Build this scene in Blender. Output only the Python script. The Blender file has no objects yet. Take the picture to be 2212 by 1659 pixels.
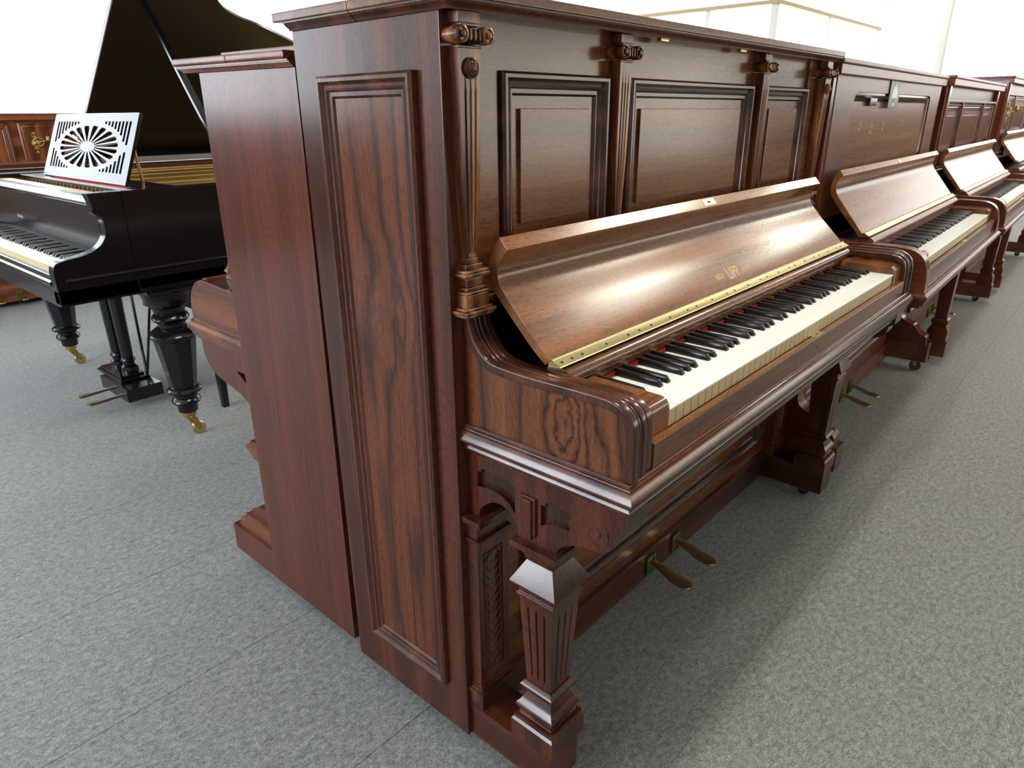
import bpy, bmesh, math, random
from mathutils import Vector, Matrix
random.seed(7)
R = math.radians
S = bpy.context.scene
COL = S.collection

# ------------------------------------------------------------------ camera
def camera():
    yaw, pitch, roll, f = R(41.7624), R(-21.3368), R(-0.5295), 1487.24
    fwd = Vector((math.cos(pitch)*math.cos(yaw), math.cos(pitch)*math.sin(yaw), math.sin(pitch)))
    right = Vector((math.sin(yaw), -math.cos(yaw), 0)); up = right.cross(fwd)
    r2 = right*math.cos(roll)+up*math.sin(roll); u2 = up*math.cos(roll)-right*math.sin(roll)
    m = Matrix((r2, u2, -fwd)).transposed().to_4x4(); m.translation = (-0.6947, -0.7433, 1.1737)
    c = bpy.data.cameras.new('camera'); c.sensor_width = 36; c.lens = 36*f/2212; c.clip_start = .02
    c.dof.use_dof = True; c.dof.focus_distance = 1.15; c.dof.aperture_fstop = 16
    o = bpy.data.objects.new('camera', c); o.matrix_world = m; COL.objects.link(o); S.camera = o
camera()

# ------------------------------------------------------------------ light and exposure
W_EXPOSURE = 0.30
WINDOW_COOL = 3.6      # daylight windows behind the grand piano
WINDOW_NEAR = 15.0      # daylight windows in the wall behind the camera
WINDOW_RIGHT = 3.1     # daylight windows of the right-hand wall
WINDOW_FAR = 2.0       # daylight windows of the end wall, and the glow added to the partition panes
TUBE = 38.0            # ceiling fluorescents
S.view_settings.view_transform = 'Standard'
S.view_settings.look = 'None'
S.view_settings.exposure = W_EXPOSURE
S.view_settings.gamma = 1
S.view_settings.use_curve_mapping = False
wd = bpy.data.worlds.new('world'); S.world = wd; wd.use_nodes = True
wd.node_tree.nodes['Background'].inputs[0].default_value = (.8, .9, 1, 1)
wd.node_tree.nodes['Background'].inputs[1].default_value = .3

# ------------------------------------------------------------------ materials
def lin(r, g, b):
    f = lambda c: ((c/255+.055)/1.055)**2.4 if c > 10 else c/255/12.92
    return (f(r), f(g), f(b), 1)

class NT:
    def __init__(s, name):
        s.m = bpy.data.materials.new(name); s.m.use_nodes = True; s.t = s.m.node_tree
        s.b = s.t.nodes['Principled BSDF']; s.out = s.t.nodes['Material Output']
    def n(s, typ, **k):
        x = s.t.nodes.new(typ)
        for a, v in k.items(): setattr(x, a, v)
        return x
    def l(s, a, b): s.t.links.new(a, b)
    def put(s, sock, v):
        if hasattr(v, 'is_linked') or isinstance(v, bpy.types.NodeSocket): s.l(v, sock)
        else: sock.default_value = v
    def math(s, op, a, b=0., c=None):
        x = s.n('ShaderNodeMath', operation=op); s.put(x.inputs[0], a); s.put(x.inputs[1], b)
        if c is not None: s.put(x.inputs[2], c)
        return x.outputs[0]
    def mix(s, fac, a, b, blend='MIX'):
        x = s.n('ShaderNodeMix', data_type='RGBA', blend_type=blend)
        s.put(x.inputs[0], fac); s.put(x.inputs[6], a); s.put(x.inputs[7], b); return x.outputs[2]
    def ramp(s, fac, stops):
        x = s.n('ShaderNodeValToRGB'); e = x.color_ramp.elements
        while len(e) < len(stops): e.new(.5)
        for i, (p, c) in enumerate(stops):
            e[i].position = p; e[i].color = c if len(c) == 4 else (*c, 1)
        s.l(fac, x.inputs[0]); return x.outputs[0]
    def noise(s, vec, scale, detail=2, rough=.5, dist=0.):
        x = s.n('ShaderNodeTexNoise'); s.l(vec, x.inputs['Vector'])
        x.inputs['Scale'].default_value = scale; x.inputs['Detail'].default_value = detail
        x.inputs['Roughness'].default_value = rough; x.inputs['Distortion'].default_value = dist
        return x.outputs['Fac']
    def mapping(s, vec, scale, loc=(0, 0, 0)):
        x = s.n('ShaderNodeMapping'); s.l(vec, x.inputs[0]); x.inputs['Scale'].default_value = scale
        x.inputs['Location'].default_value = loc; return x.outputs[0]
    def coord(s): return s.n('ShaderNodeTexCoord').outputs['Object']
    def set(s, **k):
        for a, v in k.items(): s.b.inputs[a.replace('_', ' ')].default_value = v

TINT = (1.95, 1.90, 1.65)
def wood(name, dark, mid, light, ax='z', rough=.19, wp=1.6, vein=.5, freq=55., warp=10., pore=.5, coat=0., knots=(), loc=(0, 0, 0), streak=0.):
    t = NT(name); co = t.coord()
    al = {'x': 0, 'y': 1, 'z': 2}[ax]
    sc = lambda k: tuple(k if i == al else 1. for i in range(3))
    big = t.noise(t.mapping(co, sc(.10), loc), 7, 3, .55, .2)
    med = t.noise(t.mapping(co, sc(.05), loc), 34, 3, .6)
    fine = t.noise(t.mapping(co, sc(.03), loc), 190, 2, .6)
    sep = t.n('ShaderNodeSeparateXYZ'); t.l(co, sep.inputs[0])
    oth = [i for i in range(3) if i != al]
    u = t.math('ADD', sep.outputs[oth[0]], sep.outputs[oth[1]])
    ph = t.math('ADD', t.math('MULTIPLY', u, freq), t.math('MULTIPLY', big, warp))
    for (kx, ky, kz, rad, amp) in knots:
        dn = t.n('ShaderNodeVectorMath', operation='DISTANCE'); t.l(t.mapping(co, (1, 1, .8)), dn.inputs[0]); dn.inputs[1].default_value = (kx, ky, kz*.8)
        g = t.math('DIVIDE', dn.outputs['Value'], rad)
        g = t.math('POWER', 2.718, t.math('MULTIPLY', t.math('MULTIPLY', g, g), -1.))
        wob = t.noise(co, 45, 4, .6)
        ph = t.math('ADD', ph, t.math('MULTIPLY', g, t.math('ADD', amp*.6, t.math('MULTIPLY', wob, amp*.8))))
    ph = t.math('ADD', ph, t.math('MULTIPLY', med, 3.))
    w = t.math('MULTIPLY_ADD', t.math('SINE', ph), .5, .5)
    w = t.math('POWER', w, wp)
    tone = t.math('ADD', t.math('MULTIPLY', w, vein), t.math('MULTIPLY', t.math('ADD', t.math('MULTIPLY', med, .55), t.math('MULTIPLY', fine, .45)), 1-vein))
    dark, mid, light = [tuple(v*g for v, g in zip(q, TINT)) for q in (dark, mid, light)]
    c = t.ramp(tone, [(.22, dark), (.5, mid), (.78, light)])
    pr = t.noise(t.mapping(co, sc(.07), loc), 950, 1, .5)
    pm = t.ramp(pr, [(.36, (1-pore,)*3), (.47, (1, 1, 1))])
    c = t.mix(1., c, pm, 'MULTIPLY')
    if streak:
        st = t.noise(t.mapping(co, sc(.02), (3, 1, 2)), 60, 2, .6)
        c = t.mix(t.math('MULTIPLY', t.ramp(st, [(.5, (0, 0, 0)), (.62, (1, 1, 1))]), streak), c, (dark[0]*.45, dark[1]*.45, dark[2]*.5, 1))
    t.l(c, t.b.inputs['Base Color'])
    t.set(Roughness=rough, Coat_Weight=coat, Coat_Roughness=.12)
    t.b.inputs['Specular IOR Level'].default_value = .5
    return t.m

def plain(name, col, rough=.4, metal=0., coat=0., var=.06, scale=25., spec=.5, bump=0.):
    t = NT(name); co = t.coord(); nz = t.noise(co, scale, 3, .6)
    c = t.mix(nz, tuple(v*(1-var) for v in col[:3])+(1,), tuple(min(1, v*(1+var)) for v in col[:3])+(1,))
    t.l(c, t.b.inputs['Base Color']); t.set(Roughness=rough, Metallic=metal, Coat_Weight=coat)
    t.b.inputs['Specular IOR Level'].default_value = spec
    if bump:
        bp = t.n('ShaderNodeBump'); bp.inputs['Strength'].default_value = bump; bp.inputs['Distance'].default_value = .001
        t.l(t.noise(co, scale*8, 3), bp.inputs['Height']); t.l(bp.outputs[0], t.b.inputs['Normal'])
    return t.m

def emit(name, col, strength):
    t = NT(name); t.set(Base_Color=(*col, 1), Emission_Color=(*col, 1), Emission_Strength=strength, Roughness=.3)
    return t.m

def carpet():
    t = NT('carpet_grey'); co = t.coord()
    geo = t.n('ShaderNodeNewGeometry').outputs['Position']
    p = t.mapping(geo, (1, 1, 1)); rot = p.node; rot.inputs['Rotation'].default_value = (0, 0, R(28)); rot.inputs['Scale'].default_value = (.62, 1, 1)
    a = t.noise(p, 330, 4, .7, .5); b = t.noise(p, 88, 4, .7, .5); c = t.noise(geo, 9, 3, .5)
    f = t.math('ADD', t.math('MULTIPLY', a, .58), t.math('MULTIPLY', b, .42))
    col = t.ramp(f, [(.33, (.026, .031, .031)), (.43, (.140, .143, .136)), (.53, (.270, .273, .260)), (.66, (.49, .49, .465))])
    col = t.mix(t.math('MULTIPLY', c, .3), col, (.17, .174, .165, 1))
    t.l(col, t.b.inputs['Base Color']); t.set(Roughness=1., Sheen_Weight=.25, Sheen_Roughness=.6)
    t.b.inputs['Specular IOR Level'].default_value = .05
    bp = t.n('ShaderNodeBump'); bp.inputs['Strength'].default_value = .7; bp.inputs['Distance'].default_value = .004
    t.l(f, bp.inputs['Height']); t.l(bp.outputs[0], t.b.inputs['Normal'])
    return t.m

D1, M1, L1 = (.017, .0045, .0031), (.041, .0104, .0060), (.067, .0181, .0093)
M = {}
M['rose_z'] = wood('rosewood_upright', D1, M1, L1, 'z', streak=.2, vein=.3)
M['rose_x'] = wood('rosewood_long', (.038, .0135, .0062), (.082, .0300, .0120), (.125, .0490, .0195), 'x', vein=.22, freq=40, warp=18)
M['rose_y'] = wood('rosewood_cross', D1, M1, L1, 'y', vein=.3)
M['rose_fig'] = wood('rosewood_figured', (.014, .0038, .0026), (.050, .0134, .0072), (.082, .0240, .0112), 'z', vein=.40, freq=95, warp=30, streak=.25, wp=.5,
                     knots=((-.001, .17, .95, .05, 5.), (-.001, .11, .87, .04, 5.), (-.001, .16, .80, .035, 4.)))
M['rose_burl'] = wood('rosewood_burl', (.011, .0034, .0022), (.056, .0175, .0078), (.098, .0325, .0130), 'z', vein=.5, freq=105, warp=22, streak=.2, wp=.42,
                      knots=((.024, -.205, .79, .034, 15.), (.024, -.2, .735, .030, 11.), (.024, -.235, .70, .05, 7.)))
M['rose_dark'] = wood('rosewood_dark', (.016, .0055, .0045), (.044, .0140, .0090), (.070, .0230, .0135), 'x', vein=.3)
M['rose_dark_z'] = wood('rosewood_dark_upright', (.016, .0055, .0045), (.044, .0140, .0090), (.070, .0230, .0135), 'z', vein=.3)
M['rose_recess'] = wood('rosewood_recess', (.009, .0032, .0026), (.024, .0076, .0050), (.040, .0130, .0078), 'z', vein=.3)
M['rose_gold'] = wood('rosewood_golden', (.030, .009, .0045), (.105, .036, .013), (.185, .075, .028), 'z', vein=.45, freq=150, warp=16, streak=.4)
M['fall'] = wood('rosewood_fallboard', (.052, .0185, .0080), (.118, .0440, .0175), (.180, .0730, .0290), 'x', vein=.2, freq=60, rough=.22, warp=14)
M['slip'] = wood('rosewood_keyslip', (.032, .011, .005), (.110, .040, .015), (.18, .07, .026), 'x', vein=.2, freq=60)
M['mahog_z'] = wood('mahogany_upright', (.031, .0080, .0055), (.054, .0135, .0088), (.078, .0200, .0126), 'z', vein=.18, freq=28, warp=9)
M['mahog_x'] = wood('mahogany_long', (.034, .0095, .0055), (.085, .024, .012), (.130, .040, .019), 'x', vein=.25, freq=28)
M['mahog_y'] = wood('mahogany_cross', (.030, .0088, .0052), (.072, .0205, .0105), (.112, .034, .0155), 'y', vein=.3)
M['red_z'] = wood('red_mahogany_upright', (.028, .007, .0045), (.062, .015, .0085), (.095, .024, .0125), 'z', vein=.25, freq=30)
M['red_x'] = wood('red_mahogany_long', (.030, .009, .005), (.076, .022, .011), (.118, .038, .018), 'x', vein=.25, freq=30, rough=.3)
M['walnut_z'] = wood('walnut_upright', (.045, .012, .006), (.12, .036, .016), (.18, .062, .026), 'z', vein=.4)
M['walnut_x'] = wood('walnut_long', (.045, .012, .006), (.11, .033, .015), (.17, .056, .024), 'x', vein=.4)
M['marq'] = wood('veneer_panel', (.06, .022, .010), (.105, .042, .019), (.145, .062, .029), 'x', vein=.15, freq=30, rough=.25)
M['inlay'] = plain('inlay_boxwood', (.22, .125, .045), .35)
M['brass'] = plain('brass', (.58, .49, .26), .30, 1., var=.08)
M['brass_old'] = plain('aged_brass', (.50, .33, .12), .34, 1., var=.2)
M['gilt'] = plain('gilt_lettering', (.62, .42, .15), .45, .2)
M['ivory'] = plain('ivory', (.95, .945, .91), .28, coat=.2, var=.015)
M['ivory_front'] = plain('key_front', (.66, .52, .29), .4, var=.05)
M['ebony'] = plain('ebony', (.012, .011, .010), .22, var=.2)
M['lacq'] = plain('black_lacquer', (.0075, .0070, .0095), .16, var=.1, spec=.45)
M['black'] = plain('black_iron', (.01, .01, .01), .45)
M['hole'] = plain('screw_hole', (.012, .010, .008), .6)
M['felt_red'] = plain('red_felt', (.50, .02, .02), .95, spec=.1)
M['felt_green'] = plain('green_felt', (.015, .17, .05), .95, spec=.1)
M['gold'] = plain('gold_iron_plate', (.62, .38, .09), .38, .55, var=.08)
M['wire'] = plain('string_steel', (.5, .46, .4), .3, 1.)
M['back'] = plain('back_frame_wood', (.10, .065, .035), .6)
M['carpet'] = carpet()
M['wall'] = plain('white_wall_paint', (.86, .85, .81), .8, var=.02)
M['ceil'] = plain('white_ceiling_paint', (.88, .88, .86), .9, var=.02)
M['lower_band'] = plain('dark_reflection_sheet', (.20, .16, .13), .6, var=.05)  # for dark sheets added on unseen lower walls to darken the pianos' reflections
M['frame'] = plain('white_window_frame', (.85, .84, .80), .4, var=.02)
M['trim'] = plain('beige_trim', (.52, .40, .22), .5)
M['rubber'] = plain('grey_wheel', (.07, .075, .075), .5)
M['sleeve'] = plain('grey_plastic_sleeve', (.13, .15, .145), .35)
M['paper'] = plain('white_paper', (.85, .88, .85), .5)
M['red_print'] = plain('red_print', (.5, .12, .10), .5)
M['win'] = emit('daylight_pane', (.86, .93, 1.), WINDOW_COOL)
M['win_near'] = emit('daylight_pane_near', (.84, .92, 1.), WINDOW_NEAR)
M['win_right'] = emit('daylight_pane_right', (1., .93, .80), WINDOW_RIGHT)
M['win_far'] = emit('daylight_pane_far', (1., .985, .95), WINDOW_FAR)
M['tube'] = emit('fluorescent_diffuser', (1., .975, .83), TUBE)
M['tube_dim'] = emit('fluorescent_diffuser_dim', (1., .98, .92), TUBE*.35)

# ------------------------------------------------------------------ mesh helpers
class MB:
    def __init__(s): s.v = []; s.f = []; s.mi = []
    def add(s, vs, fs):
        o = len(s.v); s.v += [tuple(p) for p in vs]; s.f += [tuple(i+o for i in f) for f in fs]; return s
    def box(s, x0, x1, y0, y1, z0, z1):
        vs = [(x, y, z) for x in (x0, x1) for y in (y0, y1) for z in (z0, z1)]
        return s.add(vs, [(0, 1, 3, 2), (4, 6, 7, 5), (0, 4, 5, 1), (2, 3, 7, 6), (0, 2, 6, 4), (1, 5, 7, 3)])
    def loft(s, secs, caps=True, closed=True, ring=False):
        n = len(secs[0]); vs = [p for q in secs for p in q]; fs = []
        if ring:
            m = len(secs); caps = False
            fs = [((m-1)*n+j, (m-1)*n+(j+1) % n, (j+1) % n, j) for j in range(n)]
        for i in range(len(secs)-1):
            for j in range(n if closed else n-1):
                k = (j+1) % n; fs.append((i*n+j, i*n+k, (i+1)*n+k, (i+1)*n+j))
        if caps and closed: fs += [tuple(range(n)), tuple(range((len(secs)-1)*n, len(secs)*n))]
        return s.add(vs, fs)
    def prism(s, pts, ax, a, b):
        f = {'x': lambda p, t: (t, p[0], p[1]), 'y': lambda p, t: (p[0], t, p[1]), 'z': lambda p, t: (p[0], p[1], t)}[ax]
        return s.loft([[f(p, a) for p in pts], [f(p, b) for p in pts]])
    def lathe(s, prof, c=(0, 0), n=24, ax='z', rot=0., sq=1.):
        secs = []
        for r, z in prof:
            q = []
            for i in range(n):
                t = rot+2*math.pi*i/n; a, b = r*math.cos(t), r*math.sin(t)*sq
                q.append({'z': (c[0]+a, c[1]+b, z), 'y': (c[0]+a, z, c[1]+b), 'x': (z, c[0]+a, c[1]+b)}[ax])
            secs.append(q)
        return s.loft(secs)
    def square(s, prof, c):
        return s.loft([[(c[0]-h, c[1]-h, z), (c[0]+h, c[1]-h, z), (c[0]+h, c[1]+h, z), (c[0]-h, c[1]+h, z)] for h, z in prof])
    def tube(s, path, r, n=8, caps=True):
        P = [Vector(p) for p in path]; secs = []; up = Vector((0, 0, 1))
        for i, p in enumerate(P):
            d = (P[min(i+1, len(P)-1)]-P[max(i-1, 0)]).normalized()
            if abs(d.dot(up)) > .95: up = Vector((0, 1, 0)) if abs(d.y) < .9 else Vector((1, 0, 0))
            a = d.cross(up).normalized(); b = a.cross(d).normalized()
            rr = r[i] if isinstance(r, (list, tuple)) else r
            secs.append([tuple(p+(a*math.cos(2*math.pi*k/n)+b*math.sin(2*math.pi*k/n))*rr) for k in range(n)])
        return s.loft(secs, caps)
    def sweep(s, prof, path, closed=False):
        # prof: (out, z) closed polygon; path: xy points, outward = left of travel direction
        n = len(path); secs = []
        for i in range(n):
            p = Vector(path[i])
            def nrm(a, b):
                d = (Vector(b)-Vector(a)).normalized(); return Vector((-d.y, d.x))
            if closed or 0 < i < n-1:
                n0 = nrm(path[i-1], path[i]); n1 = nrm(path[i], path[(i+1) % n]); m = (n0+n1); m = m*(1/max(.2, (1+n0.dot(n1))))
            else: m = nrm(path[0], path[1]) if i == 0 else nrm(path[-2], path[-1])
            secs.append([(p.x+m.x*o, p.y+m.y*o, z) for o, z in prof])
        return s.loft(secs, not closed, True, closed)
    def frame(s, rect, prof, ax, base, sgn=-1):
        # moulding frame round rect (u0,u1,v0,v1); prof: (inset, height) closed; plane ax=base, rising to sgn
        u0, u1, v0, v1 = rect; secs = []
        for (u, v, du, dv) in ((u0, v0, 1, 1), (u1, v0, -1, 1), (u1, v1, -1, -1), (u0, v1, 1, -1)):
            q = []
            for i, h in prof:
                a, b, w = u+du*i, v+dv*i, base+sgn*h
                q.append((w, a, b) if ax == 'x' else (a, w, b) if ax == 'y' else (a, b, w))
            secs.append(q)
        return s.loft(secs, False, True, True)
    def plate(s, outer, holes, ax, a, b):
        f = {'x': lambda p, t: (t, p[0], p[1]), 'y': lambda p, t: (p[0], t, p[1]), 'z': lambda p, t: (p[0], p[1], t)}[ax]
        bm = bmesh.new(); ed = []
        for lp in [outer]+list(holes):
            vs = [bm.verts.new((*p, 0)) for p in lp]
            ed += [bm.edges.new((vs[i], vs[(i+1) % len(vs)])) for i in range(len(vs))]
        bmesh.ops.triangle_fill(bm, use_beauty=True, use_dissolve=False, edges=ed)
        bm.verts.index_update(); vs = [v.co.xy for v in bm.verts]; fs = [tuple(v.index for v in q.verts) for q in bm.faces]
        bnd = [(e.verts[0].index, e.verts[1].index) for e in bm.edges if len(e.link_faces) == 1]; bm.free()
        n = len(vs); V = [f(p, a) for p in vs]+[f(p, b) for p in vs]
        F = fs+[tuple(i+n for i in q) for q in fs]+[(i, j, j+n, i+n) for i, j in bnd]
        return s.add(V, F)
    def mirror(s, xc):
        m = MB(); m.v = [(2*xc-x, y, z) for x, y, z in s.v]; m.f = [tuple(reversed(f)) for f in s.f]; return m
    def xform(s, fn):
        m = MB(); m.v = [tuple(fn(Vector(p))) for p in s.v]; m.f = list(s.f); return m
    def mesh(s, name, mat, bev=0., seg=2, ang=40, smooth=True):
        me = bpy.data.meshes.new(name); bm = bmesh.new()
        vs = [bm.verts.new(p) for p in s.v]
        for f in s.f:
            if len(set(f)) >= 3:
                try: bm.faces.new([vs[i] for i in f])
                except ValueError: pass
        bmesh.ops.dissolve_degenerate(bm, edges=bm.edges, dist=1e-6)
        bmesh.ops.recalc_face_normals(bm, faces=bm.faces)
        if bev:
            es = [e for e in bm.edges if len(e.link_faces) == 2 and e.calc_face_angle(0) > R(ang)]
            if es: bmesh.ops.bevel(bm, geom=es, offset=bev, segments=seg, profile=.5, affect='EDGES', clamp_overlap=True)
        bm.to_mesh(me); bm.free()
        if mat: me.materials.append(M[mat])
        if smooth:
            me.shade_smooth(); me.set_sharp_from_angle(angle=R(32))
        return me

def obj(name, mb, mat, parent=None, bev=0., seg=2, label=None, ang=40):
    me = mb if isinstance(mb, bpy.types.Mesh) else mb.mesh(name, mat, bev, seg, ang)
    o = bpy.data.objects.new(name, me); COL.objects.link(o); o.parent = parent
    if bev:
        wn = o.modifiers.new('weighted_normal', 'WEIGHTED_NORMAL'); wn.keep_sharp = True; wn.weight = 90
    if label: o['label'] = label
    return o
def inst(name, me, parent, loc=(0, 0, 0), rot=(0, 0, 0)):
    o = bpy.data.objects.new(name, me); COL.objects.link(o); o.parent = parent; o.location = loc; o.rotation_euler = rot; return o
def thing(name, label, cat, loc=(0, 0, 0), rz=0., group=None):
    o = bpy.data.objects.new(name, None); COL.objects.link(o); o.location = loc; o.rotation_euler = (0, 0, rz)
    o.empty_display_size = .1
    return tag(o, label, cat, group)
def tag(o, label, cat, group=None):
    o['label'] = label; o['category'] = cat
    if group: o['group'] = group
    return o
def struct(name, mb, mat, parent=None, bev=0.):
    o = obj(name, mb, mat, parent, bev)
    if parent is None: o['kind'] = 'structure'
    return o
def box(*a): return MB().box(*a)
def arc(cx, cy, r, a0, a1, n=10, ry=None):
    ry = r if ry is None else ry
    return [(cx+r*math.cos(R(a0+(a1-a0)*i/n)), cy+ry*math.sin(R(a0+(a1-a0)*i/n))) for i in range(n+1)]
def smooth_curve(pts, sub=4):
    out = []; n = len(pts)
    for i in range(n-1):
        p0, p1, p2, p3 = pts[max(i-1, 0)], pts[i], pts[i+1], pts[min(i+2, n-1)]
        for k in range(sub):
            t = k/sub
            out.append(tuple(.5*((2*p1[j])+(-p0[j]+p2[j])*t+(2*p0[j]-5*p1[j]+4*p2[j]-p3[j])*t*t+(-p0[j]+3*p1[j]-3*p2[j]+p3[j])*t**3) for j in (0, 1)))
    out.append(tuple(pts[-1])); return out
def offset(pts, d):
    out = []
    for i in range(len(pts)):
        a, b = Vector(pts[max(i-1, 0)]), Vector(pts[min(i+1, len(pts)-1)]); t = (b-a).normalized()
        out.append((pts[i][0]-t.y*d, pts[i][1]+t.x*d))
    return out
def fluted(w, d, n=3, gw=.004, gd=.003):
    # cross-section of a fluted strip: front face towards -y, width 2w, from y=0 to y=-d
    pts = [(-w, 0), (-w, -d)]
    for i in range(n):
        c = -w+2*w*(i+1)/(n+1)
        pts += [(c-gw/2, -d), (c-gw/4, -d+gd), (c+gw/4, -d+gd), (c+gw/2, -d)]
    return pts+[(w, -d), (w, 0)]

# ------------------------------------------------------------------ room
RX0, RX1, RY0, RY1, RH = -4.2, 11.5, -3.6, 5.55, 2.8
def room():
    struct('floor', box(RX0, RX1, RY0, RY1, -.06, -.002), 'carpet')
    fl = bpy.data.objects['floor']
    # carpet tiles, 457 mm square, seams show along x only
    T = .457; me = MB().loft([[(0, .0003, -.0018), (T, .0003, -.0018), (T, T-.0003, -.0018), (0, T-.0003, -.0018)],
                              [(0, .0003, -.0008), (T, .0003, -.0008), (T, T-.0003, -.0008), (0, T-.0003, -.0008)],
                              [(0, .0009, 0), (T, .0009, 0), (T, T-.0009, 0), (0, T-.0009, 0)]]).mesh('carpet_tile', 'carpet', smooth=False)
    for j in range(-3, 9):
        for i in range(-1, 15):
            inst('carpet_tile', me, fl, (-.26+i*T, .595+.4573*j, 0))
    struct('ceiling', box(RX0, RX1, RY0, RY1, RH, RH+.05), 'ceil')
    # right wall and the wall behind the camera, both with windows
    def holed(name, ax, at, t, u0, u1, wins, z0, z1, mat, num):
        bx = (lambda a, b, c, d: (a, b, at, at+t, c, d)) if ax == 'y' else (lambda a, b, c, d: (at, at+t, a, b, c, d))
        m = MB(); m.box(*bx(u0, u1, -.06, z0)); m.box(*bx(u0, u1, z1, RH)); e = u0
        for a, b in wins: m.box(*bx(e, a, z0, z1)); e = b
        m.box(*bx(e, u1, z0, z1)); struct(name, m, 'wall')
        for k, (a, b) in enumerate(wins):
            wi = window('window_%d' % (num+k), mat)
            for q in ((a, b, z0, z0+.05), (a, b, z1-.05, z1), (a, a+.05, z0+.05, z1-.05), (b-.05, b, z0+.05, z1-.05), ((a+b)/2-.025, (a+b)/2+.025, z0+.05, z1-.05)):
                obj('window_frame', box(*bx(*q)), 'frame', wi, .004)
            for c, d in ((a+.05, (a+b)/2-.025), ((a+b)/2+.025, b-.05)):
                q = list(bx(c, d, z0+.05, z1-.05)); i = 2 if ax == 'y' else 0; q[i], q[i+1] = at+t*.45, at+t*.55
                obj('pane', box(*q), mat, wi)
    holed('wall_right', 'y', RY0-.08, .08, RX0, RX1, [(3.2, 5.7), (5.9, 8.4)], .66, 1.86, 'win_right', 13)
    holed('wall_near', 'x', RX0-.08, .08, RY0, RY1, [(.75, 2.05), (2.2, 3.5)], .95, 2.35, 'win_near', 16)
    # left wall (behind the grand piano) with a band of windows
    wl = MB()
    wl.box(RX0, RX1, RY1, RY1+.1, -.06, 1.16); struct('added_dark_band_1', box(RX0, RX1, RY1-.006, RY1-.0005, .0, 1.155), 'lower_band'); wl.box(RX0, RX1, RY1, RY1+.1, 2.55, RH)  # unseen dark sheet added below the sill so side panels reflect less
    n = 7; w = (RX1-RX0)/n
    for i in range(n+1):
        x = RX0+i*w; wl.box(max(RX0, x-.09), min(RX1, x+.09), RY1, RY1+.1, 1.16, 2.55)
    struct('wall_left', wl, 'wall')
    for i in range(n):
        x0, x1 = RX0+i*w+.09, RX0+(i+1)*w-.09; wi = window('window_%d' % (i+1), 'win')
        for q in ((x0, x1, RY1+.02, RY1+.08, 1.16, 1.21), (x0, x1, RY1+.02, RY1+.08, 2.50, 2.55), (x0, x0+.05, RY1+.02, RY1+.08, 1.21, 2.5), (x1-.05, x1, RY1+.02, RY1+.08, 1.21, 2.5)): obj('window_frame', box(*q), 'frame', wi, .004)
        obj('pane', box(x0+.05, x1-.05, RY1+.045, RY1+.055, 1.21, 2.5), 'win', wi)
    # end wall with high windows
    we = MB(); we.box(RX1, RX1+.1, RY0, RY1, -.06, 1.3); we.box(RX1, RX1+.1, RY0, RY1, 2.7, RH)
    struct('added_dark_band_2', box(RX1-.006, RX1-.0005, RY0+.01, RY1-.01, 0, 1.29), 'lower_band'); struct('added_dark_band_3', box(RX0, RX1, RY0+.0005, RY0+.006, 0, .64), 'lower_band'); struct('added_dark_band_4', box(8.45, RX1, RY0+.0005, RY0+.006, .64, 1.29), 'lower_band')  # dark sheets added out of view to keep low reflections dark
    n = 5; w = (RY1-RY0)/n
    for i in range(n+1):
        y = RY0+i*w; we.box(RX1, RX1+.1, max(RY0, y-.03), min(RY1, y+.03), 1.3, 2.7)
    struct('wall_far', we, 'wall')
    for i in range(n):
        y0, y1 = RY0+i*w+.03, RY0+(i+1)*w-.03; wi = window('window_%d' % (i+8), 'win_far')
        for q in ((RX1+.02, RX1+.08, y0, y1, 1.3, 1.35), (RX1+.02, RX1+.08, y0, y1, 2.65, 2.7), (RX1+.02, RX1+.08, y0, y0+.03, 1.35, 2.65), (RX1+.02, RX1+.08, y1-.03, y1, 1.35, 2.65)):
            obj('window_frame', box(*q), 'frame', wi, .004)
        obj('pane', box(RX1+.045, RX1+.055, y0+.03, y1-.03, 1.35, 2.65), 'win_far', wi)
def window(name, mat):
    e = bpy.data.objects.new(name, None); COL.objects.link(e); e['kind'] = 'structure'; return e
room()

def partition():
    # white office partition beyond the pianos, its panes made to glow: only its upper band shows
    x0, y0, zt = 5.86, 2.0, 2.08
    p = thing('white_partition', 'white office partition with panes made to glow and thin beige top rail behind the piano row', 'partition', (x0, y0, 0))
    obj('top_rail', MB().sweep([(-.02, 2.05), (.025, 2.05), (.025, 2.08), (-.02, 2.08)], [(0, 3.2), (0, 0), (3.0, 0)][::-1]), 'trim', p)
    obj('lower_band', MB().box(0, .05, .05, 3.2, 0, .9).box(0, 3.0, 0, .05, 0, .9), 'wall', p)
    for (x, y) in ((0, 0), (0, .62), (0, 1.9), (0, 3.15), (1.3, 0), (2.95, 0)): obj('post', box(x, x+.05, y, y+.05, .9, 2.05), 'frame', p, .003)
    for a, b in ((.05, .62), (.67, 1.9), (1.95, 3.15)): obj('pane', box(.02, .03, a, b, .9, 2.05), 'win_far', p)  # glow put into the panes of both faces for blown-out white
    for a, b in ((.05, 1.3), (1.35, 2.95)): obj('pane', box(a, b, .02, .03, .9, 2.05), 'win_far', p)
partition()

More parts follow.
